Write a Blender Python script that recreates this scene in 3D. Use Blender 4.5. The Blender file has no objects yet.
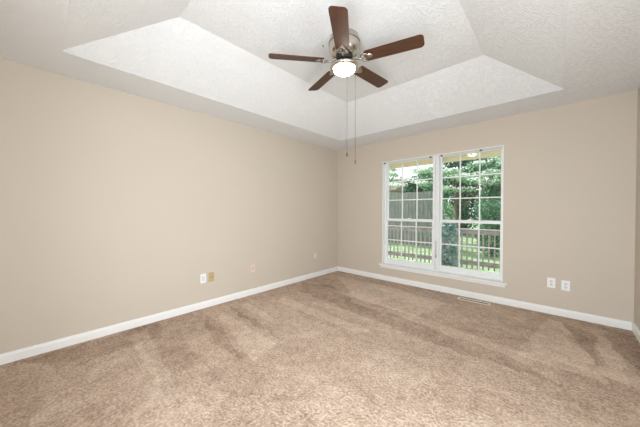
import bpy, bmesh, math, random
from mathutils import Vector, Matrix, Euler
random.seed(7)
PI = math.pi
S = bpy.context.scene
COL = S.collection

# ------------------------------------------------------------------ camera
cam_d = bpy.data.cameras.new('camera')
cam = bpy.data.objects.new('camera', cam_d)
COL.objects.link(cam)
cam_d.sensor_width = 36.0
cam_d.lens = 36.0 * 256.5 / 640.0
cam_d.clip_start = 0.02
cam_d.clip_end = 200
cam.location = (3.2616, -4.079, 1.2339)
_yaw, _pit, _rol = math.radians(42.587), math.radians(-0.782), math.radians(-0.066)
cam.rotation_euler = (Matrix.Rotation(_yaw, 3, 'Z') @ Matrix.Rotation(PI/2 + _pit, 3, 'X') @ Matrix.Rotation(_rol, 3, 'Z')).to_euler()
S.camera = cam

# ------------------------------------------------------------------ light
S.view_settings.view_transform = 'Standard'
S.view_settings.look = 'None'
S.view_settings.gamma = 1.0
S.view_settings.use_curve_mapping = False
S.view_settings.exposure = 0.04
w = bpy.data.worlds.new('sky')
S.world = w
w.use_nodes = True
w.node_tree.nodes['Background'].inputs[0].default_value = (0.90, 0.96, 1.0, 1)
w.node_tree.nodes['Background'].inputs[1].default_value = 1.7

def lamp(name, kind, loc, rot, power, color=(1, 1, 1), **kw):
    d = bpy.data.lights.new(name, kind)
    d.energy = power
    d.color = color
    for k, v in kw.items():
        setattr(d, k, v)
    o = bpy.data.objects.new(name, d)
    COL.objects.link(o)
    o.location = loc
    o.rotation_euler = rot
    return o
lamp('sun', 'SUN', (0, 0, 8), (math.radians(-12), math.radians(-44), 0), 5.5, (1.0, 0.96, 0.88), angle=math.radians(2))
# the photographer's flash, held above the camera
_fd = Vector((0.6, -1.8, 2.0)) - Vector((3.26, -4.10, 1.76))
lamp('flash', 'SPOT', (3.26, -4.10, 1.76), _fd.to_track_quat('-Z', 'Y').to_euler(), 34, (0.96, 1.0, 1.03), shadow_soft_size=0.10, spot_size=math.radians(172), spot_blend=1.0)
# added fill lamp beyond an invented doorway in the right wall
lamp('side_fill_lamp', 'AREA', (5.0, -3.40, 0.80), (PI/2, 0, PI/2), 88, (0.92, 1.0, 1.07), shape='RECTANGLE', size=2.0, size_y=1.5)
# second added fill lamp, just outside an invented opening behind the camera
lamp('rear_fill_lamp', 'AREA', (3.0, -4.70, 0.80), (PI/2, 0, 0), 80, (0.92, 1.0, 1.07), shape='RECTANGLE', size=1.36, size_y=1.5)

# ------------------------------------------------------------------ materials
def L(r, g, b):
    f = lambda c: (c/255/12.92) if c/255 <= 0.04045 else ((c/255+0.055)/1.055)**2.4
    return (f(r), f(g), f(b), 1)

def mat(name, col, rough=0.6, metal=0.0, spec=0.5, **kw):
    m = bpy.data.materials.new(name)
    m.use_nodes = True
    b = m.node_tree.nodes['Principled BSDF']
    b.inputs['Base Color'].default_value = col
    b.inputs['Roughness'].default_value = rough
    b.inputs['Metallic'].default_value = metal
    b.inputs['Specular IOR Level'].default_value = spec
    for k, v in kw.items():
        b.inputs[k].default_value = v
    return m

def nd(m, t, **kw):
    n = m.node_tree.nodes.new(t)
    for k, v in kw.items():
        setattr(n, k, v)
    return n
def ln(m, a, b):
    m.node_tree.links.new(a, b)
def bsdf(m):
    return m.node_tree.nodes['Principled BSDF']
def coords(m, scale=(1, 1, 1), rot=(0, 0, 0), kind='Object'):
    tc = nd(m, 'ShaderNodeTexCoord')
    mp = nd(m, 'ShaderNodeMapping')
    mp.inputs['Scale'].default_value = scale
    mp.inputs['Rotation'].default_value = rot
    ln(m, tc.outputs[kind], mp.inputs['Vector'])
    return mp.outputs['Vector']
def noise(m, vec, scale, detail=2, rough=0.5, dist=0.0):
    n = nd(m, 'ShaderNodeTexNoise')
    n.inputs['Scale'].default_value = scale
    n.inputs['Detail'].default_value = detail
    n.inputs['Roughness'].default_value = rough
    n.inputs['Distortion'].default_value = dist
    ln(m, vec, n.inputs['Vector'])
    return n.outputs['Fac']
def ramp(m, fac, stops):
    r = nd(m, 'ShaderNodeValToRGB')
    el = r.color_ramp.elements
    while len(el) < len(stops):
        el.new(0.5)
    for e, (p, c) in zip(el, stops):
        e.position = p
        e.color = c
    ln(m, fac, r.inputs['Fac'])
    return r.outputs['Color']
def bump(m, h, strength, dist):
    b = nd(m, 'ShaderNodeBump')
    b.inputs['Strength'].default_value = strength
    b.inputs['Distance'].default_value = dist
    ln(m, h, b.inputs['Height'])
    ln(m, b.outputs['Normal'], bsdf(m).inputs['Normal'])
def g(v):
    return (v, v, v, 1)

def paint(name, col, bs=0.15):
    m = mat(name, col, 0.55, spec=0.3)
    v = coords(m)
    bump(m, noise(m, v, 160, 3), bs, 0.002)
    return m
M_wall = paint('beige_wall_paint', (0.61, 0.54, 0.455, 1))
M_white = paint('white_trim_paint', (0.86, 0.86, 0.84, 1), 0.05)
bsdf(M_white).inputs['Roughness'].default_value = 0.35
M_vinyl = mat('white_window_vinyl', (0.84, 0.86, 0.86, 1), 0.35)

def ceiling_mat(name, col, strength, sc=1.0):
    m = mat(name, col, 0.8, spec=0.2)
    v = coords(m, (1, 1, 1), (0, 0, 0.7))
    n0 = nd(m, 'ShaderNodeTexNoise')
    n0.inputs['Scale'].default_value = 5*sc
    n0.inputs['Detail'].default_value = 1
    ln(m, v, n0.inputs['Vector'])
    add = nd(m, 'ShaderNodeVectorMath', operation='MULTIPLY_ADD')
    ln(m, n0.outputs['Color'], add.inputs[0])
    add.inputs[1].default_value = (0.22, 0.22, 0.22)
    ln(m, v, add.inputs[2])
    a = noise(m, add.outputs[0], 22*sc, 2, 0.5, 1.2)
    r = ramp(m, a, [(0.0, g(0)), (0.44, g(0)), (0.50, g(1)), (0.56, g(0.1)), (1, g(0.0))])
    fine = noise(m, v, 90, 3, 0.6)
    mx = nd(m, 'ShaderNodeMath', operation='MULTIPLY_ADD')
    ln(m, fine, mx.inputs[0])
    mx.inputs[1].default_value = 0.5
    ln(m, r, mx.inputs[2])
    bump(m, mx.outputs[0], strength, 0.006)
    return m
M_ceil = ceiling_mat('stomp_textured_ceiling', (0.815, 0.83, 0.84, 1), 0.46)

def wood(name, c1, c2, rough=0.4, axis=(1, 14, 14), scale=6, b=0.0):
    m = mat(name, c1, rough)
    v = coords(m, axis)
    c = ramp(m, noise(m, v, scale, 4, 0.6, 0.6), [(0.3, c1), (0.7, c2)])
    ln(m, c, bsdf(m).inputs['Base Color'])
    if b:
        bump(m, noise(m, v, scale*2, 4), b, 0.003)
    return m
M_blade = wood('walnut_blade_veneer', (0.038, 0.015, 0.008, 1), (0.100, 0.038, 0.016, 1), 0.48, (1.2, 16, 16), 5)
M_nickel = mat('brushed_nickel', (0.60, 0.555, 0.49, 1), 0.27, 1.0)
M_nickel_d = mat('antique_nickel_band', (0.30, 0.26, 0.22, 1), 0.4, 1.0)
M_iron = mat('dark_nickel_iron', (0.46, 0.42, 0.37, 1), 0.3, 1.0)
M_black = mat('black_motor_gap', (0.012, 0.012, 0.012, 1), 0.5)
M_chain = mat('aged_bead_chain', (0.05, 0.043, 0.037, 1), 0.7, 0.0)
M_pull = mat('brown_wood_pull', (0.16, 0.09, 0.05, 1), 0.5)
M_bowl = mat('lit_frosted_glass', (0.95, 0.93, 0.9, 1), 0.35)
bsdf(M_bowl).inputs['Emission Color'].default_value = (1.0, 0.93, 0.82, 1)
bsdf(M_bowl).inputs['Emission Strength'].default_value = 34.0
M_plate = mat('white_plastic_plate', (0.88, 0.88, 0.87, 1), 0.3)
M_plate_in = mat('white_outlet_face', (0.70, 0.71, 0.72, 1), 0.35)
M_slot = mat('outlet_slot', (0.24, 0.24, 0.25, 1), 0.6)
M_tan = mat('aged_tan_plate', (0.56, 0.44, 0.24, 1), 0.35, 0.2)
M_tan_d = mat('aged_tan_face', (0.44, 0.34, 0.18, 1), 0.4)
M_beige = mat('almond_plate', (0.72, 0.60, 0.475, 1), 0.4)
M_beige_d = mat('almond_face', (0.62, 0.50, 0.38, 1), 0.4)
M_ivory = mat('ivory_plate', (0.70, 0.63, 0.53, 1), 0.4)
M_ivory_f = mat('ivory_outlet_face', (0.93, 0.88, 0.80, 1), 0.4)
M_reg = mat('tan_register_enamel', (0.80, 0.74, 0.64, 1), 0.4, 0.2)
M_louv = mat('brown_louvre_enamel', (0.20, 0.16, 0.12, 1), 0.5, 0.2)
M_dark = mat('duct_shade_and_dark', (0.03, 0.028, 0.025, 1), 0.8)
M_greymetal = mat('grey_bracket_metal', (0.25, 0.24, 0.23, 1), 0.5, 0.6)
M_cord = mat('brown_cord', (0.22, 0.17, 0.14, 1), 0.7)

# pane glass: a clear sheet with a thin mirror reflection
M_glass = bpy.data.materials.new('clear_pane_glass')
M_glass.use_nodes = True
_nt = M_glass.node_tree
_nt.nodes.remove(_nt.nodes['Principled BSDF'])
_tr = nd(M_glass, 'ShaderNodeBsdfTransparent'); _tr.inputs[0].default_value = (0.95, 0.97, 0.96, 1)
_gl = nd(M_glass, 'ShaderNodeBsdfGlossy'); _gl.inputs['Roughness'].default_value = 0.02
_fr = nd(M_glass, 'ShaderNodeFresnel'); _fr.inputs['IOR'].default_value = 1.35
_mx = nd(M_glass, 'ShaderNodeMixShader')
ln(M_glass, _fr.outputs[0], _mx.inputs[0]); ln(M_glass, _tr.outputs[0], _mx.inputs[1]); ln(M_glass, _gl.outputs[0], _mx.inputs[2])
ln(M_glass, _mx.outputs[0], _nt.nodes['Material Output'].inputs['Surface'])

# carpet: short cut pile, with the nap brushed one way or the other by the vacuum
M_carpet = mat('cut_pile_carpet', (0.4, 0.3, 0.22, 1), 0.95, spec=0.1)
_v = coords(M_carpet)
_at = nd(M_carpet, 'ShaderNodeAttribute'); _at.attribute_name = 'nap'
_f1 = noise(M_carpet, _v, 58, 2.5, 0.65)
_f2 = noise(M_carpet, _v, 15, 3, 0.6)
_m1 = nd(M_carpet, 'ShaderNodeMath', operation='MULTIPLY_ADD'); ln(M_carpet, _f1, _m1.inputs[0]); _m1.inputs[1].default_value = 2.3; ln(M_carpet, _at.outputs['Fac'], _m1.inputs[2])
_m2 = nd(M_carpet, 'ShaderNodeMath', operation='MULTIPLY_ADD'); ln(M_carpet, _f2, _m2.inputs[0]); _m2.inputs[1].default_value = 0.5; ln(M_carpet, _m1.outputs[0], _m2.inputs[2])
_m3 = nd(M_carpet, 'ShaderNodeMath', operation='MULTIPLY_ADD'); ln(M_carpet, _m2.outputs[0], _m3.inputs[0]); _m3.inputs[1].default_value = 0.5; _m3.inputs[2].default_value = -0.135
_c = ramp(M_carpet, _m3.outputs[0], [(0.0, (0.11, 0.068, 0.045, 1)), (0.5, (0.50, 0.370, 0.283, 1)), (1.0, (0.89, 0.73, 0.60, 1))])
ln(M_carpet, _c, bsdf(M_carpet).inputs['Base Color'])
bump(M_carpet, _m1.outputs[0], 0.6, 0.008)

# outside
M_fence = wood('weathered_fence_board', (0.13, 0.135, 0.13, 1), (0.34, 0.34, 0.32, 1), 0.9, (12, 12, 1), 3)
M_rail = wood('weathered_railing_wood', (0.30, 0.27, 0.27, 1), (0.60, 0.55, 0.55, 1), 0.9, (2, 6, 6), 5)
M_deck = wood('weathered_deck_board', (0.20, 0.18, 0.16, 1), (0.38, 0.35, 0.31, 1), 0.9, (2, 14, 14), 4)
M_pine = wood('yellow_pine_beam', (0.93, 0.76, 0.48, 1), (0.97, 0.84, 0.60, 1), 0.7, (1, 8, 8), 4)
M_soffit = mat('white_soffit', (0.92, 0.91, 0.88, 1), 0.7)
M_bark = wood('brown_bark', (0.10, 0.07, 0.05, 1), (0.26, 0.20, 0.15, 1), 0.95, (6, 6, 1), 5)
M_lawn = mat('green_lawn', (0.2, 0.4, 0.1, 1), 0.9)
_v = coords(M_lawn)
ln(M_lawn, ramp(M_lawn, noise(M_lawn, _v, 3, 5, 0.7), [(0.35, (0.15, 0.25, 0.11, 1)), (0.65, (0.40, 0.52, 0.30, 1))]), bsdf(M_lawn).inputs['Base Color'])
def leafm(name, c1, c2):
    m = mat(name, c1, 0.6, spec=0.3)
    v = coords(m)
    ln(m, ramp(m, noise(m, v, 7, 3), [(0.35, c1), (0.65, c2)]), bsdf(m).inputs['Base Color'])
    return m
M_ever = leafm('dark_evergreen_leaf', (0.035, 0.10, 0.06, 1), (0.11, 0.27, 0.17, 1))
M_mid = leafm('mid_green_leaf', (0.08, 0.20, 0.11, 1), (0.24, 0.42, 0.27, 1))
M_light = leafm('fresh_green_leaf', (0.16, 0.32, 0.16, 1), (0.42, 0.58, 0.38, 1))
M_ivy = leafm('blue_green_ivy_leaf', (0.10, 0.26, 0.22, 1), (0.62, 0.76, 0.75, 1))  # pale ramp end paints bluish-white highlights into the leaf colour
M_petal = mat('white_blossom', (0.92, 0.94, 0.92, 1), 0.7)
M_siding = mat('tan_siding', (0.52, 0.46, 0.38, 1), 0.8)
M_roof = wood('brown_shingle', (0.14, 0.11, 0.09, 1), (0.22, 0.18, 0.15, 1), 0.9, (4, 4, 4), 8)

# ------------------------------------------------------------------ builders
def obj(name, bm, m, parent=None, smooth=False, loc=None, rot=None):
    me = bpy.data.meshes.new(name)
    bmesh.ops.recalc_face_normals(bm, faces=bm.faces)
    bm.to_mesh(me)
    bm.free()
    for k in (m if isinstance(m, (list, tuple)) else [m]):
        me.materials.append(k)
    if smooth:
        for p in me.polygons:
            p.use_smooth = True
    o = bpy.data.objects.new(name, me)
    COL.objects.link(o)
    if parent: o.parent = parent
    if loc is not None: o.location = loc
    if rot is not None: o.rotation_euler = rot
    return o
def empty(name, loc=(0, 0, 0), rot=(0, 0, 0), parent=None):
    o = bpy.data.objects.new(name, None)
    o.empty_display_size = 0.1
    COL.objects.link(o)
    o.location = loc
    o.rotation_euler = rot
    if parent: o.parent = parent
    return o
def tag(o, label, cat, group=None, kind=None):
    o['label'] = label
    o['category'] = cat
    if group: o['group'] = group
    if kind: o['kind'] = kind
    return o
def struct(o, label=None):
    o['kind'] = 'structure'
    if label: o['label'] = label
    return o
def box(bm, x0, x1, y0, y1, z0, z1, bev=0.0, mi=0):
    vs = [bm.verts.new((x, y, z)) for x in (x0, x1) for y in (y0, y1) for z in (z0, z1)]
    idx = [(0, 1, 3, 2), (4, 6, 7, 5), (0, 4, 5, 1), (2, 3, 7, 6), (0, 2, 6, 4), (1, 5, 7, 3)]
    fs = [bm.faces.new([vs[i] for i in f]) for f in idx]
    for f in fs: f.material_index = mi
    if bev > 0:
        es = list({e for f in fs for e in f.edges})
        bmesh.ops.bevel(bm, geom=es, offset=bev, segments=2, affect='EDGES', profile=0.5)
    return fs
def bx(*a, **k):
    bm = bmesh.new(); box(bm, *a, **k); return bm
def prism(bm, pts, a, b, M=None):
    """polygon pts (u, v) swept from a to b; M maps (u, v, t) to space"""
    M = M or (lambda u, v, t: (u, v, t))
    lo = [bm.verts.new(M(u, v, a)) for u, v in pts]
    hi = [bm.verts.new(M(u, v, b)) for u, v in pts]
    bm.faces.new(lo); bm.faces.new(hi)
    n = len(pts)
    for i in range(n):
        bm.faces.new((lo[i], lo[(i+1) % n], hi[(i+1) % n], hi[i]))
def lathe(bm, prof, n=40, cx=0, cy=0):
    rings = []
    for r, z in prof:
        if r < 1e-6:
            rings.append([bm.verts.new((cx, cy, z))])
        else:
            rings.append([bm.verts.new((cx+r*math.cos(2*PI*i/n), cy+r*math.sin(2*PI*i/n), z)) for i in range(n)])
    for A, B in zip(rings, rings[1:]):
        for i in range(n):
            j = (i+1) % n
            if len(A) == 1 and len(B) == 1: continue
            if len(A) == 1: bm.faces.new((A[0], B[i], B[j]))
            elif len(B) == 1: bm.faces.new((A[i], A[j], B[0]))
            else: bm.faces.new((A[i], A[j], B[j], B[i]))
def tube(bm, pts, r, n=8):
    pts = [Vector(p) for p in pts]
    rings = []
    up = None
    for i, p in enumerate(pts):
        t = (pts[min(i+1, len(pts)-1)] - pts[max(i-1, 0)]).normalized()
        if up is None:
            up = t.orthogonal().normalized()
        up = (up - t*up.dot(t)).normalized()
        s = t.cross(up)
        rr = r[i] if isinstance(r, (list, tuple)) else r
        rings.append([bm.verts.new(p + rr*(math.cos(2*PI*k/n)*up + math.sin(2*PI*k/n)*s)) for k in range(n)])
    for A, B in zip(rings, rings[1:]):
        for k in range(n):
            bm.faces.new((A[k], A[(k+1) % n], B[(k+1) % n], B[k]))
    bm.faces.new(rings[0][::-1]); bm.faces.new(rings[-1])

# ------------------------------------------------------------------ room shell
W, D, H = 3.857, 4.50, 2.44
WX0, WX1, WZ0, WZ1 = 1.009, 2.757, 0.285, 2.074      # window opening
T = 0.16
# carpet with its nap and darker wall edges stored as a mesh attribute
def wedge(px, py, poly):
    inside = False
    n = len(poly)
    for i in range(n):
        (x1, y1), (x2, y2) = poly[i], poly[(i+1) % n]
        if (y1 > py) != (y2 > py) and px < (x2-x1)*(py-y1)/(y2-y1)+x1:
            inside = not inside
    return inside
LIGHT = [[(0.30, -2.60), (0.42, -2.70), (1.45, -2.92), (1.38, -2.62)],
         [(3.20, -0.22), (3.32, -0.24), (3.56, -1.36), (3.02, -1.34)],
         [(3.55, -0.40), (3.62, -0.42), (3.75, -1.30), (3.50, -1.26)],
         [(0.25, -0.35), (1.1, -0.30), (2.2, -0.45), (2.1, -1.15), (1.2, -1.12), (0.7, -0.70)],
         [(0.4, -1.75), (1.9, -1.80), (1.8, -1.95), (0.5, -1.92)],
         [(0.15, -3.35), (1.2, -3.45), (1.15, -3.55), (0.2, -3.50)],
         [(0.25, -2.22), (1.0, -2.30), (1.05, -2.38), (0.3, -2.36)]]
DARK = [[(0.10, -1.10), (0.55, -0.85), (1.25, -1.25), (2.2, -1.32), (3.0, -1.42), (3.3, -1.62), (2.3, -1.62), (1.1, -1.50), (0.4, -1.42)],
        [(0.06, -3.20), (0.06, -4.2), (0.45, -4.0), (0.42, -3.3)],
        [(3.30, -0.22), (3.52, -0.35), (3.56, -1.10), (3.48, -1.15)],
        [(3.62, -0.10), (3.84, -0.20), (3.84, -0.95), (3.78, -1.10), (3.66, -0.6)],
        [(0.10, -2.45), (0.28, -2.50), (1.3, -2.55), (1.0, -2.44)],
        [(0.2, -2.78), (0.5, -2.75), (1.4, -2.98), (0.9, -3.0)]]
def vnoise():
    from mathutils import noise as N
    def f(x, y):
        # wiggle so that nap edges are soft and irregular
        jx = N.noise(Vector((x*5, y*5, 3)))*0.07 + N.noise(Vector((x*22, y*22, 8)))*0.02
        jy = N.noise(Vector((x*5, y*5, 9)))*0.05 + N.noise(Vector((x*22, y*22, 1)))*0.02
        v = 0.0
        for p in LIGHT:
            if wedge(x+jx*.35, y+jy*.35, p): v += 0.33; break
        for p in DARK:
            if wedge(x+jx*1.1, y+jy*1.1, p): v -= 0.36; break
        # brush strokes: bands that step from one lean of the pile to the other
        k = (y + 0.10*x + 0.05*N.noise(Vector((x*1.3, y*1.3, 4))))/0.31
        q_ = N.noise(Vector((math.floor(k)*7.31, 0.4, 0.3)))
        v += 0.30*q_*(1.0 if (x*0.9+2.1*q_) % 1.9 > 0.5 else -0.6)
        v += 0.22*N.noise(Vector((x*1.6, y*3.6, 5.3)))
        v += 0.24*N.noise(Vector((x*8, y*11, 2.3)))
        v += 0.30*N.noise(Vector((x*24, y*24, 7.3)))
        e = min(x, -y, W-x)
        if e < 0.16: v -= 0.22*(1-e/0.16)  # tone darkens towards the walls
        return 0.80*v
    return f
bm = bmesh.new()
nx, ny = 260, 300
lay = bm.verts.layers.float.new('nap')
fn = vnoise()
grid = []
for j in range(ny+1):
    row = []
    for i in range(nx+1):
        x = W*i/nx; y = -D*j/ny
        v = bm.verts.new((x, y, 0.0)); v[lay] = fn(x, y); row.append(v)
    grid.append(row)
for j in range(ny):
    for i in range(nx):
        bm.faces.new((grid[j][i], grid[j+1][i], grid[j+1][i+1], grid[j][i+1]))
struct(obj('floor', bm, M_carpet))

# walls
struct(obj('wall_left', bx(-T, 0, -D-T, T, -0.15, H+0.04), M_wall))
DY0, DY1, DZ = -4.20, -2.60, 2.06       # invented doorway in the right wall, lets the side fill in
bm = bmesh.new()
box(bm, W, W+T, -D-T, DY0, -0.15, H+0.04); box(bm, W, W+T, DY1, T, -0.15, H+0.04); box(bm, W, W+T, DY0, DY1, DZ, H+0.04)
struct(obj('wall_right', bm, M_wall))
bm = bmesh.new()
box(bm, 0, WX0, 0, T, -0.15, H+0.04); box(bm, WX1, W, 0, T, -0.15, H+0.04)
box(bm, WX0, WX1, 0, T, -0.15, WZ0-0.02); box(bm, WX0, WX1, 0, T, WZ1, H+0.04)
struct(obj('wall_window', bm, M_wall))
BX0, BX1 = 2.28, 3.72                 # invented opening in the back wall, lets the rear fill in
bm = bmesh.new()
box(bm, 0, BX0, -D-T, -D, -0.15, H+0.04); box(bm, BX1, W, -D-T, -D, -0.15, H+0.04); box(bm, BX0, BX1, -D-T, -D, DZ, H+0.04)
struct(obj('wall_back', bm, M_wall))
bm = bmesh.new()
box(bm, BX0-0.4, BX1+0.2, -5.9, -D-T, -0.15, 0.0)
struct(obj('floor_added_hall', bm, M_carpet))  # made-up hall enclosing the rear fill lamp
bm = bmesh.new()
box(bm, BX0-0.5, BX0-0.4, -5.9, -D-T, 0, H); box(bm, BX1+0.05, BX1+0.15, -5.9, -4.77, 0, H); box(bm, BX0-0.5, BX1+0.15, -6.0, -5.9, 0, H); box(bm, BX0-0.5, BX1+0.15, -6.0, -D-T, H+.001, H+0.12)
struct(obj('wall_added_hall', bm, M_wall))
# made-up room shell enclosing the side fill lamp
struct(obj('floor_added_room', bx(W+T, 5.6, -4.6, -1.2, -0.15, 0.0), M_carpet))
bm = bmesh.new()
box(bm, W+T, 5.76, -4.76, -4.6, 0, H); box(bm, W+T, 5.76, -1.2, -1.04, 0, H); box(bm, 5.6, 5.76, -4.6, -1.2, 0, H); box(bm, W+T, 5.76, -4.76, -1.04, H+.001, H+0.12)
struct(obj('wall_added_room', bm, M_wall))

# tray ceiling
TX0, TX1, TY0, TY1 = 0.4912, 3.3038, -0.5249, -3.9567
SX0, SX1, SY0, SY1, ZT = 1.083, 2.734, -1.136, -3.329, 2.7466
bm = bmesh.new()
def q(*p):
    bm.faces.new([bm.verts.new(a) for a in p])
XA, XB, YA, YB = -0.02, W+0.02, 0.02, -D-0.02
q((XA, YA, H), (XB, YA, H), (TX1, TY0, H), (TX0, TY0, H))
q((XA, YB, H), (XB, YB, H), (TX1, TY1, H), (TX0, TY1, H))
q((XA, YA, H), (XA, YB, H), (TX0, TY1, H), (TX0, TY0, H))
q((XB, YA, H), (XB, YB, H), (TX1, TY1, H), (TX1, TY0, H))
e = 0.012   # small reveal at the foot of the slopes
a0, a1, b0, b1 = TX0-e, TX1+e, TY0+e, TY1-e
for r0, z0, r1, z1 in [((TX0, TX1, TY0, TY1), H, (a0, a1, b0, b1), H+0.004), ((a0, a1, b0, b1), H+0.004, (SX0, SX1, SY0, SY1), ZT)]:
    A = [(r0[0], r0[2], z0), (r0[1], r0[2], z0), (r0[1], r0[3], z0), (r0[0], r0[3], z0)]
    B = [(r1[0], r1[2], z1), (r1[1], r1[2], z1), (r1[1], r1[3], z1), (r1[0], r1[3], z1)]
    for i in range(4):
        q(A[i], A[(i+1) % 4], B[(i+1) % 4], B[i])
q((SX0, SY0, ZT), (SX1, SY0, ZT), (SX1, SY1, ZT), (SX0, SY1, ZT))
bmesh.ops.remove_doubles(bm, verts=bm.verts, dist=1e-5)
struct(obj('ceiling', bm, M_ceil))
# roof slab above, keeps the sky out
struct(obj('trim_roof', bx(-0.6, 6.2, -6.3, 0.62, 2.80, 2.95), M_roof))

# baseboards
def base_prof():
    return [(0, 0), (0.014, 0), (0.014, 0.062), (0.011, 0.074), (0.005, 0.082), (0, 0.084)]
bm = bmesh.new(); prism(bm, base_prof(), 0.0, -D, lambda u, v, t: (u, t, v)); struct(obj('baseboard_left', bm, M_white))
bm = bmesh.new(); prism(bm, base_prof(), 0.014, W-0.014, lambda u, v, t: (t, -u, v)); struct(obj('baseboard_window', bm, M_white))
for p, r in [(0.0, DY1+0.07), (DY0-0.07, -D)]:
    bm = bmesh.new(); prism(bm, base_prof(), p, r, lambda u, v, t: (W-u, t, v)); struct(obj('baseboard_right', bm, M_white))
for p, r in [(0.014, BX0-0.07), (BX1+0.07, W-0.014)]:
    bm = bmesh.new(); prism(bm, base_prof(), p, r, lambda u, v, t: (t, -D+u, v)); struct(obj('baseboard_back', bm, M_white))
bm = bmesh.new()
box(bm, BX0-0.07, BX0, -D-0.001, -D+0.015, 0, DZ+0.07); box(bm, BX1, BX1+0.07, -D-0.001, -D+0.015, 0, DZ+0.07); box(bm, BX0, BX1, -D-0.001, -D+0.015, DZ, DZ+0.07)
struct(obj('trim_added_opening', bm, M_white))  # casing of the invented back opening
bm = bmesh.new()
box(bm, W-0.015, W+0.001, DY0-0.07, DY0, 0, DZ+0.07); box(bm, W-0.015, W+0.001, DY1, DY1+0.07, 0, DZ+0.07)
box(bm, W-0.015, W+0.001, DY0, DY1, DZ, DZ+0.07)
struct(obj('trim_added_doorway', bm, M_white))  # casing of the invented right-wall doorway

# ------------------------------------------------------------------ window
# stool and apron, jamb lining, centre mullion
bm = bmesh.new()
box(bm, WX0-0.055, WX1+0.055, -0.045, 0.0, 0.262, 0.286, 0.006)
box(bm, WX0+0.001, WX1-0.001, -0.004, T-0.02, 0.265, 0.286)
struct(obj('trim_window_stool', bm, M_white))
struct(obj('trim_window_apron', bx(WX0-0.03, WX1+0.03, -0.016, 0.0, 0.222, 0.262, 0.003), M_white))
bm = bmesh.new()
box(bm, WX0, WX0+0.012, -0.003, 0.12, 0.286, WZ1); box(bm, WX1-0.012, WX1, -0.003, 0.12, 0.286, WZ1)
box(bm, WX0+0.012, WX1-0.012, -0.003, 0.12, WZ1-0.012, WZ1)
struct(obj('trim_window_jamb', bm, M_white))
bm = bmesh.new()
box(bm, 1.862, 1.890, 0.030, 0.14, 0.286, WZ1-0.012, 0.003); box(bm, 1.895, 1.916, 0.038, 0.14, 0.286, WZ1-0.012, 0.003); box(bm, 1.921, 1.948, 0.030, 0.14, 0.286, WZ1-0.012, 0.003)
box(bm, 1.864, 1.946, 0.05, 0.135, 0.287, WZ1-0.013)
struct(obj('trim_window_mullion', bm, M_vinyl))

def sash(name, x0, x1, z0, z1, y, rows, parent, st=0.028, bot=0.04, top=0.04):
    bm = bmesh.new()
    box(bm, x0, x0+st, y, y+0.03, z0, z1, 0.003); box(bm, x1-st, x1, y, y+0.03, z0, z1, 0.003)
    box(bm, x0+st-.002, x1-st+.002, y+.001, y+0.029, z0, z0+bot, 0.003); box(bm, x0+st-.002, x1-st+.002, y+.001, y+0.029, z1-top, z1, 0.003)
    s = obj(name, bm, M_vinyl, parent)
    gx0, gx1, gz0, gz1 = x0+st, x1-st, z0+bot, z1-top
    bm = bmesh.new()
    for i in (1, 2):
        c = gx0+(gx1-gx0)*i/3
        box(bm, c-0.008, c+0.008, y+0.008, y+0.022, gz0-.002, gz1+.002)
    for i in range(1, rows):
        c = gz0+(gz1-gz0)*i/rows
        box(bm, gx0-.002, gx1+.002, y+0.009, y+0.021, c-0.008, c+0.008)
    obj('grille', bm, M_vinyl, s)
    obj('pane', bx(gx0-.004, gx1+.004, y+0.013, y+0.017, gz0-.004, gz1+.004), M_glass, s)
    return s
for k, (x0, x1) in enumerate([(1.040, 1.862), (1.948, 2.744)]):
    win = empty('window_%d' % (k+1), ((x0+x1)/2, 0.08, 0.286)); struct(win)
    Mi = Matrix.Translation(-Vector(win.location))
    bm = bmesh.new()
    a = WX0+0.012 if k == 0 else 1.948
    b = 1.862 if k == 0 else WX1-0.012
    fl = 1.052 if k == 0 else 1.950
    fr = 1.859 if k == 0 else 2.742
    box(bm, a, fl, 0.062, 0.125, 0.287, WZ1-0.013, 0.002); box(bm, fr, b, 0.062, 0.125, 0.287, WZ1-0.013, 0.002)
    box(bm, fl, fr, 0.062, 0.125, 0.287, 0.330, 0.002); box(bm, fl, fr, 0.062, 0.125, WZ1-0.020, WZ1-0.013, 0.001)
    f = obj('frame', bm, M_vinyl, win)
    lo = sash('lower_sash', fl, fr, 0.331, 1.083, 0.060, 2, win, st=0.024, bot=0.052, top=0.042)
    up = sash('upper_sash', fl, fr, 1.045, WZ1-0.021, 0.092, 3, win, st=0.024, bot=0.04, top=0.010)
    bm = bmesh.new(); cx = (fl+fr)/2
    box(bm, cx-0.03, cx+0.03, 0.064, 0.09, 1.083, 1.092, 0.002); box(bm, cx-0.008, cx+0.026, 0.068, 0.080, 1.092, 1.101, 0.002)
    lk = obj('sash_lock', bm, M_vinyl, lo)
    for o in (f, lo, up):
        o.matrix_parent_inverse = Mi
    # pieces of a sash are modelled in room coordinates, so they share the sash's own origin

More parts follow.
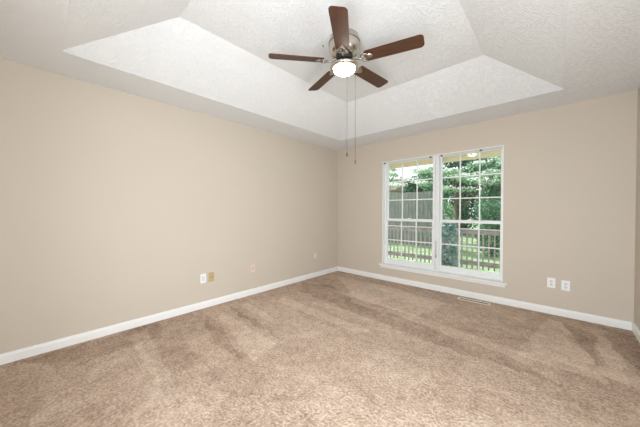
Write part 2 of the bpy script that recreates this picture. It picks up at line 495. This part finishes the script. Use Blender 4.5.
def bracket(x, lab):
    bm = bmesh.new()
    box(bm, -0.014, 0.014, -0.022, 0.0, -0.002, 0.0); box(bm, -0.014, 0.014, -0.0015, 0, -0.022, -0.002)
    box(bm, -0.014, -0.012, -0.022, -0.0015, -0.022, -0.002); box(bm, 0.012, 0.014, -0.022, -0.0015, -0.022, -0.002)
    o = obj('blind_bracket', bm, M_greymetal, loc=(x, 0.024, WZ1-0.0125))
    tag(o, lab, 'bracket', 'leftover blind brackets along the window head')
bracket(1.045, 'small grey blind bracket in the far left top corner of the window')
bracket(1.826, 'small grey blind bracket at the head of the left window, next to the mullion')
bracket(1.990, 'small grey blind bracket at the head of the right window, next to the mullion')
bracket(2.50, 'small grey blind bracket over the last column of panes of the right window')
bm = bmesh.new()
tube(bm, [(0, 0, 0.0), (0.001, 0.0, -0.06), (-0.002, -0.002, -0.13), (0.001, -0.002, -0.20)], 0.0025, 6)
cord = obj('pull_cord', bm, M_cord, bpy.data.objects['trim_window_mullion'], loc=(1.9055, 0.034, 0.74))
cord['label'] = 'short brown cord hanging on the white mullion'
bm = bmesh.new(); lathe(bm, [(0, 0), (0.005, -0.004), (0.0065, -0.03), (0.004, -0.045), (0, -0.047)], 10)
obj('tassel', bm, M_cord, cord, True, (0.001, -0.002, -0.198))
bm = bmesh.new(); lathe(bm, [(0, 0), (0.006, -0.001), (0.006, -0.006), (0, -0.008)], 10)
obj('cleat', bm, M_greymetal, cord, True, (0, 0, 0.007))

# ------------------------------------------------------------------ wall plates
def duplex(face, slot, parent, z):
    bm = bmesh.new()
    pts = []
    for i in range(20):
        a = 2*PI*i/20
        pts.append((max(-0.0145, min(0.0145, 0.0175*math.cos(a))), 0.0145*math.sin(a)))
    prism(bm, pts, 0.0055, 0.0085, lambda u, v, t: (u, -t, v+z))
    r = obj('receptacle', bm, face, parent)
    bm = bmesh.new()
    box(bm, -0.0075, -0.0055, -0.009, -0.0080, z-0.001, z+0.009); box(bm, 0.0050, 0.0070, -0.009, -0.0080, z, z+0.008)
    box(bm, -0.002, 0.002, -0.009, -0.0080, z-0.009, z-0.005)
    obj('slots', bm, slot, r)
def plate(name, loc, rz, m, kind, label, cat, face=None, w=0.074, h=0.118, group=None):
    root = empty(name, loc, (0, 0, rz))
    tag(root, label, cat, group)
    obj('cover_plate', bx(-w/2, w/2, -0.006, 0.0, -h/2, h/2, 0.003), m, root)
    if kind == 'duplex':
        duplex(face, M_slot, root, 0.0195); duplex(face, M_slot, root, -0.0195)
    elif kind == 'toggle':
        obj('rocker', bx(-0.017, 0.017, -0.0095, -0.0055, -0.034, 0.034, 0.002), face, root)
    elif kind == 'jack':
        obj('jack_face', bx(-0.013, 0.013, -0.0105, -0.0055, -0.013, 0.013, 0.002), face, root)
        obj('jack_socket', bx(-0.006, 0.006, -0.0112, -0.0105, -0.005, 0.005), M_slot, root)
    zz = [0] if kind == 'duplex' else [0.045, -0.045]
    for z in zz:
        bm = bmesh.new()
        prism(bm, [(0.003*math.cos(a*PI/5), 0.003*math.sin(a*PI/5)) for a in range(10)], 0.0055, 0.0072, lambda u, v, t: (u, -t, v+z))
        obj('screw', bm, M_plate_in if m is not M_tan else M_tan_d, root)
    return root
plate('wall_outlet', (3.230, 0, 0.370), 0, M_plate, 'duplex', 'white duplex outlet on the window wall, the one nearer the window', 'outlet', M_plate_in)
plate('wall_outlet', (3.353, 0, 0.360), 0, M_plate, 'duplex', 'white duplex outlet on the window wall, the one nearer the right corner', 'outlet', M_plate_in)
LW = PI/2   # a plate built facing -y, turned to face +x
plate('rocker_plate', (0, -2.705, 0.374), LW, M_plate, 'toggle', 'bright white wall plate low on the left wall, beside the tan one', 'wall plate', M_plate_in)
plate('tan_wall_plate', (0, -2.603, 0.373), LW, M_tan, 'jack', 'tan wall plate low on the left wall, beside the bright white one', 'wall plate', M_tan_d)
plate('phone_jack', (0, -1.992, 0.380), LW, M_beige, 'jack', 'almond phone jack plate low on the left wall, alone, close to the wall colour', 'wall plate', M_beige_d)
plate('ivory_outlet', (0, -0.672, 0.392), LW, M_ivory, 'duplex', 'small ivory outlet on the left wall near the far corner', 'outlet', M_ivory_f)

# ------------------------------------------------------------------ floor register
reg = empty('floor_register', (2.455, -0.150, 0.0))
tag(reg, 'long tan metal floor vent set in the carpet below the window', 'vent')
bm = bmesh.new()
lx, ly = 0.190, 0.042
box(bm, -lx, lx, -ly, -ly+0.014, 0.0, 0.010, 0.003); box(bm, -lx, lx, ly-0.014, ly, 0.0, 0.010, 0.003)
box(bm, -lx, -lx+0.018, -ly+0.012, ly-0.012, 0.0, 0.008, 0.002); box(bm, lx-0.018, lx, -ly+0.012, ly-0.012, 0.0, 0.008, 0.002)
obj('frame', bm, M_reg, reg)
obj('duct_shade', bx(-lx+0.016, lx-0.016, -ly+0.012, ly-0.012, 0.0005, 0.002), M_dark, reg)  # flat dark sheet painted as the shade inside the duct
bm = bmesh.new()
for i in range(26):
    x = -lx+0.026+i*(2*lx-0.052)/25
    box(bm, x-0.0022, x+0.0022, -ly+0.012, ly-0.012, 0.0016, 0.0030)
obj('louvre', bm, M_louv, reg)
obj('damper_lever', bx(0.10, 0.106, -0.004, 0.012, 0.0065, 0.016, 0.001), M_dark, reg)

# ------------------------------------------------------------------ ceiling fan
FX, FY = 1.8776, -2.2547
fan = empty('ceiling_fan', (FX, FY, ZT))
tag(fan, 'five-blade hugger ceiling fan with walnut blades, nickel motor and lit glass bowl', 'ceiling fan')
bm = bmesh.new()
lathe(bm, [(0.0, 0.0), (0.126, 0.0), (0.127, -0.010), (0.131, -0.022), (0.133, -0.030), (0.134, -0.046)], 56)
obj('ceiling_canopy', bm, M_nickel, fan, True)
bm = bmesh.new()
lathe(bm, [(0.1345, -0.046), (0.139, -0.049), (0.139, -0.056), (0.1345, -0.059)], 56)
obj('band', bm, M_nickel_d, fan, True)
bm = bmesh.new()
lathe(bm, [(0.135, -0.059), (0.134, -0.100), (0.125, -0.130), (0.104, -0.150), (0.070, -0.160), (0.0, -0.160)], 56)
obj('motor_housing', bm, M_nickel, fan, True)
bm = bmesh.new()
lathe(bm, [(0.0, -0.160), (0.072, -0.160), (0.078, -0.166), (0.078, -0.192), (0.070, -0.198), (0.0, -0.198)], 40)
obj('flywheel', bm, M_black, fan, True)
bm = bmesh.new()
lathe(bm, [(0.0, -0.198), (0.050, -0.198), (0.056, -0.204), (0.056, -0.232), (0.064, -0.240), (0.0, -0.240)], 40)
obj('switch_housing', bm, M_nickel, fan, True)
bm = bmesh.new()
lathe(bm, [(0.0, -0.238), (0.070, -0.239), (0.110, -0.246), (0.125, -0.250), (0.128, -0.259), (0.125, -0.268), (0.106, -0.274), (0.097, -0.271), (0.0, -0.262)], 56)
obj('light_fitter', bm, M_nickel, fan, True)
bm = bmesh.new()
prof = [(0.096, -0.268)]
for i in range(1, 13):
    a = i/12*PI/2
    prof.append((0.096*math.cos(a), -0.272-0.042*math.sin(a)))
prof[-1] = (0.0, prof[-1][1])
lathe(bm, prof, 48)
obj('glass_bowl', bm, M_bowl, fan, True)

ZB = -0.2066        # blade plane under the ceiling
PITCH = math.radians(-12)
def blade_mesh():
    bm = bmesh.new()
    r0, r1 = 0.185, 0.655
    w0, w1 = 0.059, 0.064
    pts = []
    # outline: root to tip with rounded tip corners
    def arc(cx, cy, r, a0, a1, n=6):
        return [(cx+r*math.cos(a0+(a1-a0)*i/n), cy+r*math.sin(a0+(a1-a0)*i/n)) for i in range(n+1)]
    pts += arc(r0+0.02, -w0+0.02, 0.02, PI*1.5, PI, 4)[::-1]
    pts += arc(r1-0.032, -w1+0.032, 0.032, -PI/2, -0.15)
    pts += arc(r1-0.032, w1-0.032, 0.032, 0.15, PI/2)
    pts += arc(r0+0.02, w0-0.02, 0.02, PI/2, PI, 4)
    prism(bm, pts, -0.003, 0.003)
    bmesh.ops.remove_doubles(bm, verts=bm.verts, dist=1e-5)
    return bm
def iron_mesh():
    """ornate blade iron: an arm from the hub, two scrolls and a flat plate on the blade's underside"""
    bm = bmesh.new()
    tube(bm, [(0.055, 0, 0.020), (0.085, 0, 0.012), (0.112, 0, -0.004), (0.140, 0, -0.010), (0.165, 0, -0.009)], [0.011, 0.009, 0.008, 0.008, 0.007], 8)
    for s in (-1, 1):
        pts = []
        for i in range(26):
            t = i/25
            a = PI*0.5 + t*PI*2.1
            r = 0.024*(1-0.62*t)
            pts.append((0.168+0.012 + r*math.cos(a)*1.1, s*(0.024 + -r*math.sin(a)*-1.0*0.9), -0.009))
        tube(bm, pts, 0.0042, 6)
        tube(bm, [(0.140, 0, -0.010), (0.155, s*0.020, -0.010), (0.176, s*0.043, -0.009), (0.204, s*0.036, -0.008), (0.222, s*0.012, -0.007), (0.226, 0, -0.007)], 0.0042, 6)
    prism(bm, [(0.196, -0.022), (0.228, -0.026), (0.250, -0.012), (0.256, 0), (0.250, 0.012), (0.228, 0.026), (0.196, 0.022)], -0.0075, -0.0032)
    return bm
def screw_mesh(x, y):
    bm = bmesh.new()
    prism(bm, [(x+0.004*math.cos(a*PI/4), y+0.004*math.sin(a*PI/4)) for a in range(8)], -0.0095, -0.0070)
    return bm
irn = obj('blade_iron', iron_mesh(), M_iron, fan, True)
scr = [obj('screw', screw_mesh(*p), M_nickel_d, irn) for p in ((0.214, -0.014), (0.214, 0.014), (0.242, 0))]
bl = obj('blade', blade_mesh(), M_blade, irn)
R0 = math.radians(15.5)
TILT = Matrix.Rotation(math.radians(2.2), 3, Vector((0.048, 0.030, 0)))   # the blade ring sits a little out of true
for k in range(5):
    if k == 0:
        a = irn
    else:
        a = irn.copy(); COL.objects.link(a); a.parent = fan
        for c in scr+[bl]:
            d = c.copy(); COL.objects.link(d); d.parent = a
    a.location = (0, 0, ZB)
    a.rotation_euler = (TILT @ Matrix.Rotation(R0+k*2*PI/5, 3, 'Z') @ Matrix.Rotation(PITCH, 3, 'X')).to_euler()

def pull(name, dx, dy, ztop, zbot, m):
    ch = bmesh.new()
    n = int((ztop-zbot)/0.0065)
    tube(ch, [(0, 0, 0), (0, 0, zbot-ztop)], 0.0015, 6)
    for i in range(n):
        z = -i*0.0065-0.003
        vs = [(0, 0, z+0.0024), (0.0024, 0, z), (0, 0.0024, z), (-0.0024, 0, z), (0, -0.0024, z), (0, 0, z-0.0024)]
        v = [ch.verts.new(p) for p in vs]
        for f in ((0, 1, 2), (0, 2, 3), (0, 3, 4), (0, 4, 1), (5, 2, 1), (5, 3, 2), (5, 4, 3), (5, 1, 4)):
            ch.faces.new([v[i] for i in f])
    c = obj('pull_chain', ch, M_chain, fan, loc=(dx, dy, ztop-ZT))
    b = bmesh.new(); lathe(b, [(0, 0.002), (0.004, 0), (0.0055, -0.008), (0.0065, -0.026), (0.004, -0.036), (0, -0.038)], 12)
    obj('pull_knob', b, m, c, True, (0, 0, zbot-ztop))
pull('pull_chain', -0.072, 0.137, 2.495, 1.775, M_chain)
pull('pull_chain', 0.008, 0.157, 2.495, 1.700, M_pull)

# small hook screwed into the flat of the tray
bm = bmesh.new()
lathe(bm, [(0, 0), (0.008, 0), (0.008, -0.002), (0.004, -0.004), (0, -0.005)], 14)
tube(bm, [(0, 0, -0.006), (0, 0, -0.014), (0.006, 0, -0.020), (0.011, 0, -0.014)], 0.0016, 6)
tag(obj('ceiling_hook', bm, M_greymetal, loc=(1.672, -2.306, ZT)), 'tiny grey hook in the flat ceiling beside the fan motor', 'hook')

# ------------------------------------------------------------------ outside
GZ = -0.35
bm = bmesh.new()
n = 24
g2 = [[bm.verts.new((-16+26*i/n, 0.3+24*j/n, GZ+(0.0 if j < 2 else 0.028*j))) for i in range(n+1)] for j in range(n+1)]
for j in range(n):
    for i in range(n):
        bm.faces.new((g2[j][i], g2[j][i+1], g2[j+1][i+1], g2[j+1][i]))
struct(obj('lawn', bm, M_lawn))
DKZ = -0.12
bm = bmesh.new()
for i in range(9):
    y0 = T+0.01+i*0.145
    box(bm, -2.6, 4.4, y0, y0+0.138, DKZ-0.03, DKZ, 0.003)
struct(obj('deck_floor', bm, M_deck))
struct(obj('trim_soffit', bx(-1.2, W+0.6, T, 0.70, 2.175, 2.20), M_soffit))
pb = obj('porch_beam', bx(-1.2, W+0.6, 0.60, 0.64, 2.045, 2.150, 0.004), M_pine)
struct(pb)

# deck railing
RY = 1.42
rail = empty('deck_railing', (1.0, RY, DKZ))
tag(rail, 'weathered grey wooden deck railing with square balusters outside the windows', 'railing')
rx0, rx1 = -3.0, 3.3
obj('top_rail', bx(rx0, rx1, -0.06, 0.07, 0.955, 0.99, 0.004), M_rail, rail)
obj('side_rail', bx(rx0, rx1, -0.045, -0.022, 0.895, 0.953, 0.003), M_rail, rail)
obj('bottom_rail', bx(rx0, rx1, -0.045, -0.022, 0.315, 0.40, 0.003), M_rail, rail)
bal = None
nb = 0
x = rx0+0.06
while x < rx1 and nb < 95:
    if bal is None:
        bal = obj('baluster', bx(-0.011, 0.011, -0.014, 0.014, 0.25, 0.953, 0.002), M_rail, rail)
        b = bal
    else:
        b = bal.copy(); COL.objects.link(b); b.parent = rail
    b.location = (x, 0.0, 0)
    x += 0.088; nb += 1
for px in (-1.9, -0.25, 1.55, 3.2):
    obj('post', bx(px-1.0-0.045, px-1.0+0.045, 0.022, 0.112, -0.20, 0.955, 0.003), M_rail, rail)

# leaf clouds
def leaves(blobs, n, size, seed, bm=None, mi=0):
    rnd = random.Random(seed)
    bm = bm or bmesh.new()
    wts = [b[3]*b[4]*b[5] for b in blobs]
    for _ in range(n):
        b = rnd.choices(blobs, wts)[0]
        while True:
            p = Vector((rnd.uniform(-1, 1), rnd.uniform(-1, 1), rnd.uniform(-1, 1)))
            if 0.25 < p.length < 1: break
        c = Vector((b[0]+p.x*b[3], b[1]+p.y*b[4], b[2]+p.z*b[5]))
        s = size*rnd.uniform(0.6, 1.3)
        R = Euler((rnd.uniform(-1.1, 1.1), rnd.uniform(-1.1, 1.1), rnd.uniform(0, 6.28))).to_matrix()
        q4 = [Vector((-s, 0, 0)), Vector((0, -s*0.45, s*0.12)), Vector((s, 0, 0)), Vector((0, s*0.45, s*0.12))]
        v = [bm.verts.new(c+R@k) for k in q4]
        f = bm.faces.new((v[0], v[1], v[2])); f.material_index = mi
        f = bm.faces.new((v[0], v[2], v[3])); f.material_index = mi
    return bm
def leafobj(name, bm, m, parent):
    me = bpy.data.meshes.new(name); bm.to_mesh(me); bm.free()
    for k in (m if isinstance(m, (list, tuple)) else [m]): me.materials.append(k)
    o = bpy.data.objects.new(name, me); COL.objects.link(o); o.parent = parent
    return o
def tree(name, loc, label, blobs, n, size, m, th, tr, seed, branches=None, cat='tree', group=None):
    t = empty(name, loc)
    tag(t, label, cat, group)
    bm = bmesh.new()
    rnd = random.Random(seed)
    tube(bm, [(0, 0, -0.1), (0.03, 0.02, th*0.35), (-0.03, 0, th*0.7), (0, 0, th)], [tr*1.2, tr, tr*0.8, tr*0.5], 9)
    for b in (branches or blobs[:8]):
        s = th*rnd.uniform(0.45, 0.85)
        tube(bm, [(0, 0, s), (b[0]*0.5, b[1]*0.5, (s+b[2])/2+0.05), (b[0], b[1], b[2])], [tr*0.4, tr*0.25, tr*0.1], 6)
    obj('trunk', bm, M_bark, t, True)
    leafobj('foliage', leaves(blobs, n, size, seed), m, t)
    return t
def crown(r, z0, z1, k, seed, sq=0.75):
    rnd = random.Random(seed)
    out = []
    for i in range(k):
        z = z0+(z1-z0)*(i+0.5)/k
        u = abs((z-(z0+z1)/2)/((z1-z0)/2))
        rr = r*math.sqrt(max(0.1, 1-u*u*0.8))
        a = rnd.uniform(0, 2*PI)
        d = rr*rnd.uniform(0.15, 0.55)
        out.append((d*math.cos(a), d*math.sin(a), z, rr*0.62, rr*0.62, rr*0.55*sq+0.15))
    return out

# privacy fence
fen = empty('privacy_fence', (0, 6.2, GZ))
tag(fen, 'tall weathered grey board fence across the back of the yard', 'fence')
bm = bmesh.new()
rnd = random.Random(3)
x = -9.0
while x < 0.05:
    h = 2.30+rnd.uniform(-0.012, 0.012)
    box(bm, x, x+0.138, -0.01, 0.01, 0.05, h)
    x += 0.150
obj('boards', bm, M_fence, fen)
bm = bmesh.new()
for z in (0.35, 1.2, 2.0):
    box(bm, -9, 0.05, 0.011, 0.05, z, z+0.09)
obj('rails', bm, M_fence, fen)
x = -8.8
while x < 0.05:
    obj('post', bx(x, x+0.09, 0.051, 0.14, -0.3, 2.25), M_fence, fen); x += 2.4

# neighbour's house
nh = empty('neighbour_house', (-9.5, 15.0, 0))
tag(nh, 'tan house with a brown roof beyond the fence, seen through the left window', 'house')
obj('walls', bx(-3.2, 3.2, 0, 5, -0.6, 2.9), M_siding, nh)
bm = bmesh.new(); prism(bm, [(-0.5, 2.8), (2.5, 4.0), (5.5, 2.8), (5.5, 2.7), (-0.5, 2.7)], -3.6, 3.6, lambda u, v, t: (t, u, v))
obj('roof', bm, M_roof, nh)
for x in (-1.8, 0.9):
    f = obj('window', bx(x, x+0.9, -0.03, 0.0, 0.9, 2.1), M_vinyl, nh)
    obj('pane', bx(x+0.06, x+0.84, -0.035, -0.03, 0.96, 2.04), M_dark, f)

gnd = lambda y: GZ+0.028*max(0, (y-0.3))
_r = random.Random(50)
_dog, _blo = [], []
for _k in range(26):        # flat layered sprays of a dogwood
    _x, _y = _r.uniform(-0.9, 1.3), _r.uniform(-0.6, 0.7)
    _z = 2.0+0.9*_r.random()+0.15*abs(_x)
    _dog.append((_x, _y, _z, 0.32, 0.30, 0.07)); _blo.append((_x+_r.uniform(-.1, .1), _y, _z+0.07, 0.30, 0.26, 0.035))
for _k in range(9):         # thinner sprays reaching left
    _x, _y = _r.uniform(-2.6, -0.9), _r.uniform(-0.5, 0.5)
    _z = 2.25+0.8*_r.random()
    _blo.append((_x, _y, _z+0.05, 0.30, 0.26, 0.05))
    if _k % 2: _dog.append((_x, _y, _z, 0.28, 0.28, 0.06))
tree('dogwood_tree', (1.05, 4.4, gnd(4.4)), 'flowering tree with white blossoms and spreading branches outside the windows',
     _dog, 2300, 0.042, M_light, 2.3, 0.04, 11)
dw = [o for o in COL.objects if o.name.startswith('dogwood_tree')][0]
leafobj('blossoms', leaves(_blo, 1700, 0.042, 12), M_petal, dw)
tree('evergreen_tree', (-0.3, 10.8, gnd(10.8)), 'large dark evergreen filling the middle of the right window',
     crown(1.7, 0.3, 6.0, 14, 21, 1.2), 9000, 0.10, M_ever, 5.0, 0.16, 21)
tree('evergreen_tree', (-2.9, 12.0, gnd(12.0)), 'dark evergreen beyond the fence beside the mullion of the windows',
     crown(1.2, 0.3, 3.1, 9, 22, 1.1), 6000, 0.10, M_ever, 3.5, 0.14, 22)
tree('leafy_tree', (1.65, 7.7, gnd(7.7)), 'mid green leafy tree at the far right of the right window',
     crown(1.05, 0.2, 5.2, 13, 23, 1.2), 8000, 0.085, M_mid, 4.5, 0.13, 23)
tree('leafy_tree', (-0.75, 7.5, gnd(7.5)), 'mid green leafy tree leaning over the fence behind the mullion',
     crown(0.75, 1.5, 3.1, 8, 24, 1.0), 2800, 0.075, M_mid, 3.2, 0.10, 24)
tree('leafy_tree', (-3.6, 8.4, gnd(8.4)), 'pale airy tree above the fence in the left window',
     crown(1.0, 2.4, 4.0, 8, 25, 0.8), 800, 0.085, M_light, 3.6, 0.11, 25)
def shrub(loc, label, r, h, n, size, m, seed, name='leafy_shrub'):
    t = empty(name, loc)
    tag(t, label, 'shrub')
    bm = bmesh.new()
    rnd = random.Random(seed)
    for i in range(7):
        a = i*2*PI/7
        tube(bm, [(0.03*math.cos(a), 0.03*math.sin(a), -0.05), (r*0.4*math.cos(a), r*0.4*math.sin(a), h*0.5), (r*0.65*math.cos(a), r*0.65*math.sin(a), h*0.85)], [0.012, 0.008, 0.004], 5)
    obj('stems', bm, M_bark, t)
    leafobj('foliage', leaves([(0, 0, h*0.3, r, r*0.8, h*0.32), (r*0.2, 0, h*0.62, r*0.9, r*0.8, h*0.33), (-r*0.2, 0, h*0.8, r*0.7, r*0.7, h*0.22)], n, size, seed), m, t)
shrub((1.85, 5.4, gnd(5.4)), 'green shrub on the lawn behind the railing, right window', 0.5, 1.75, 2200, 0.06, M_mid, 31)
shrub((0.40, 5.4, gnd(5.4)), 'fresh green shrub on the lawn behind the ivy covered post', 0.45, 1.75, 2000, 0.05, M_light, 32)
# ivy that has swallowed the newel post at the railing
iv = empty('ivy_covered_post', (1.76, RY-0.34, DKZ))
tag(iv, 'post smothered in blue green ivy in front of the railing, right window', 'ivy')
obj('post', bx(-0.05, 0.05, -0.05, 0.05, 0.0, 1.05, 0.004), M_rail, iv)
leafobj('foliage', leaves([(0, 0, 0.25, 0.22, 0.16, 0.3), (-0.01, 0, 0.6, 0.20, 0.16, 0.3), (0.0, 0, 0.96, 0.18, 0.15, 0.22)], 1500, 0.044, 41), M_ivy, iv)
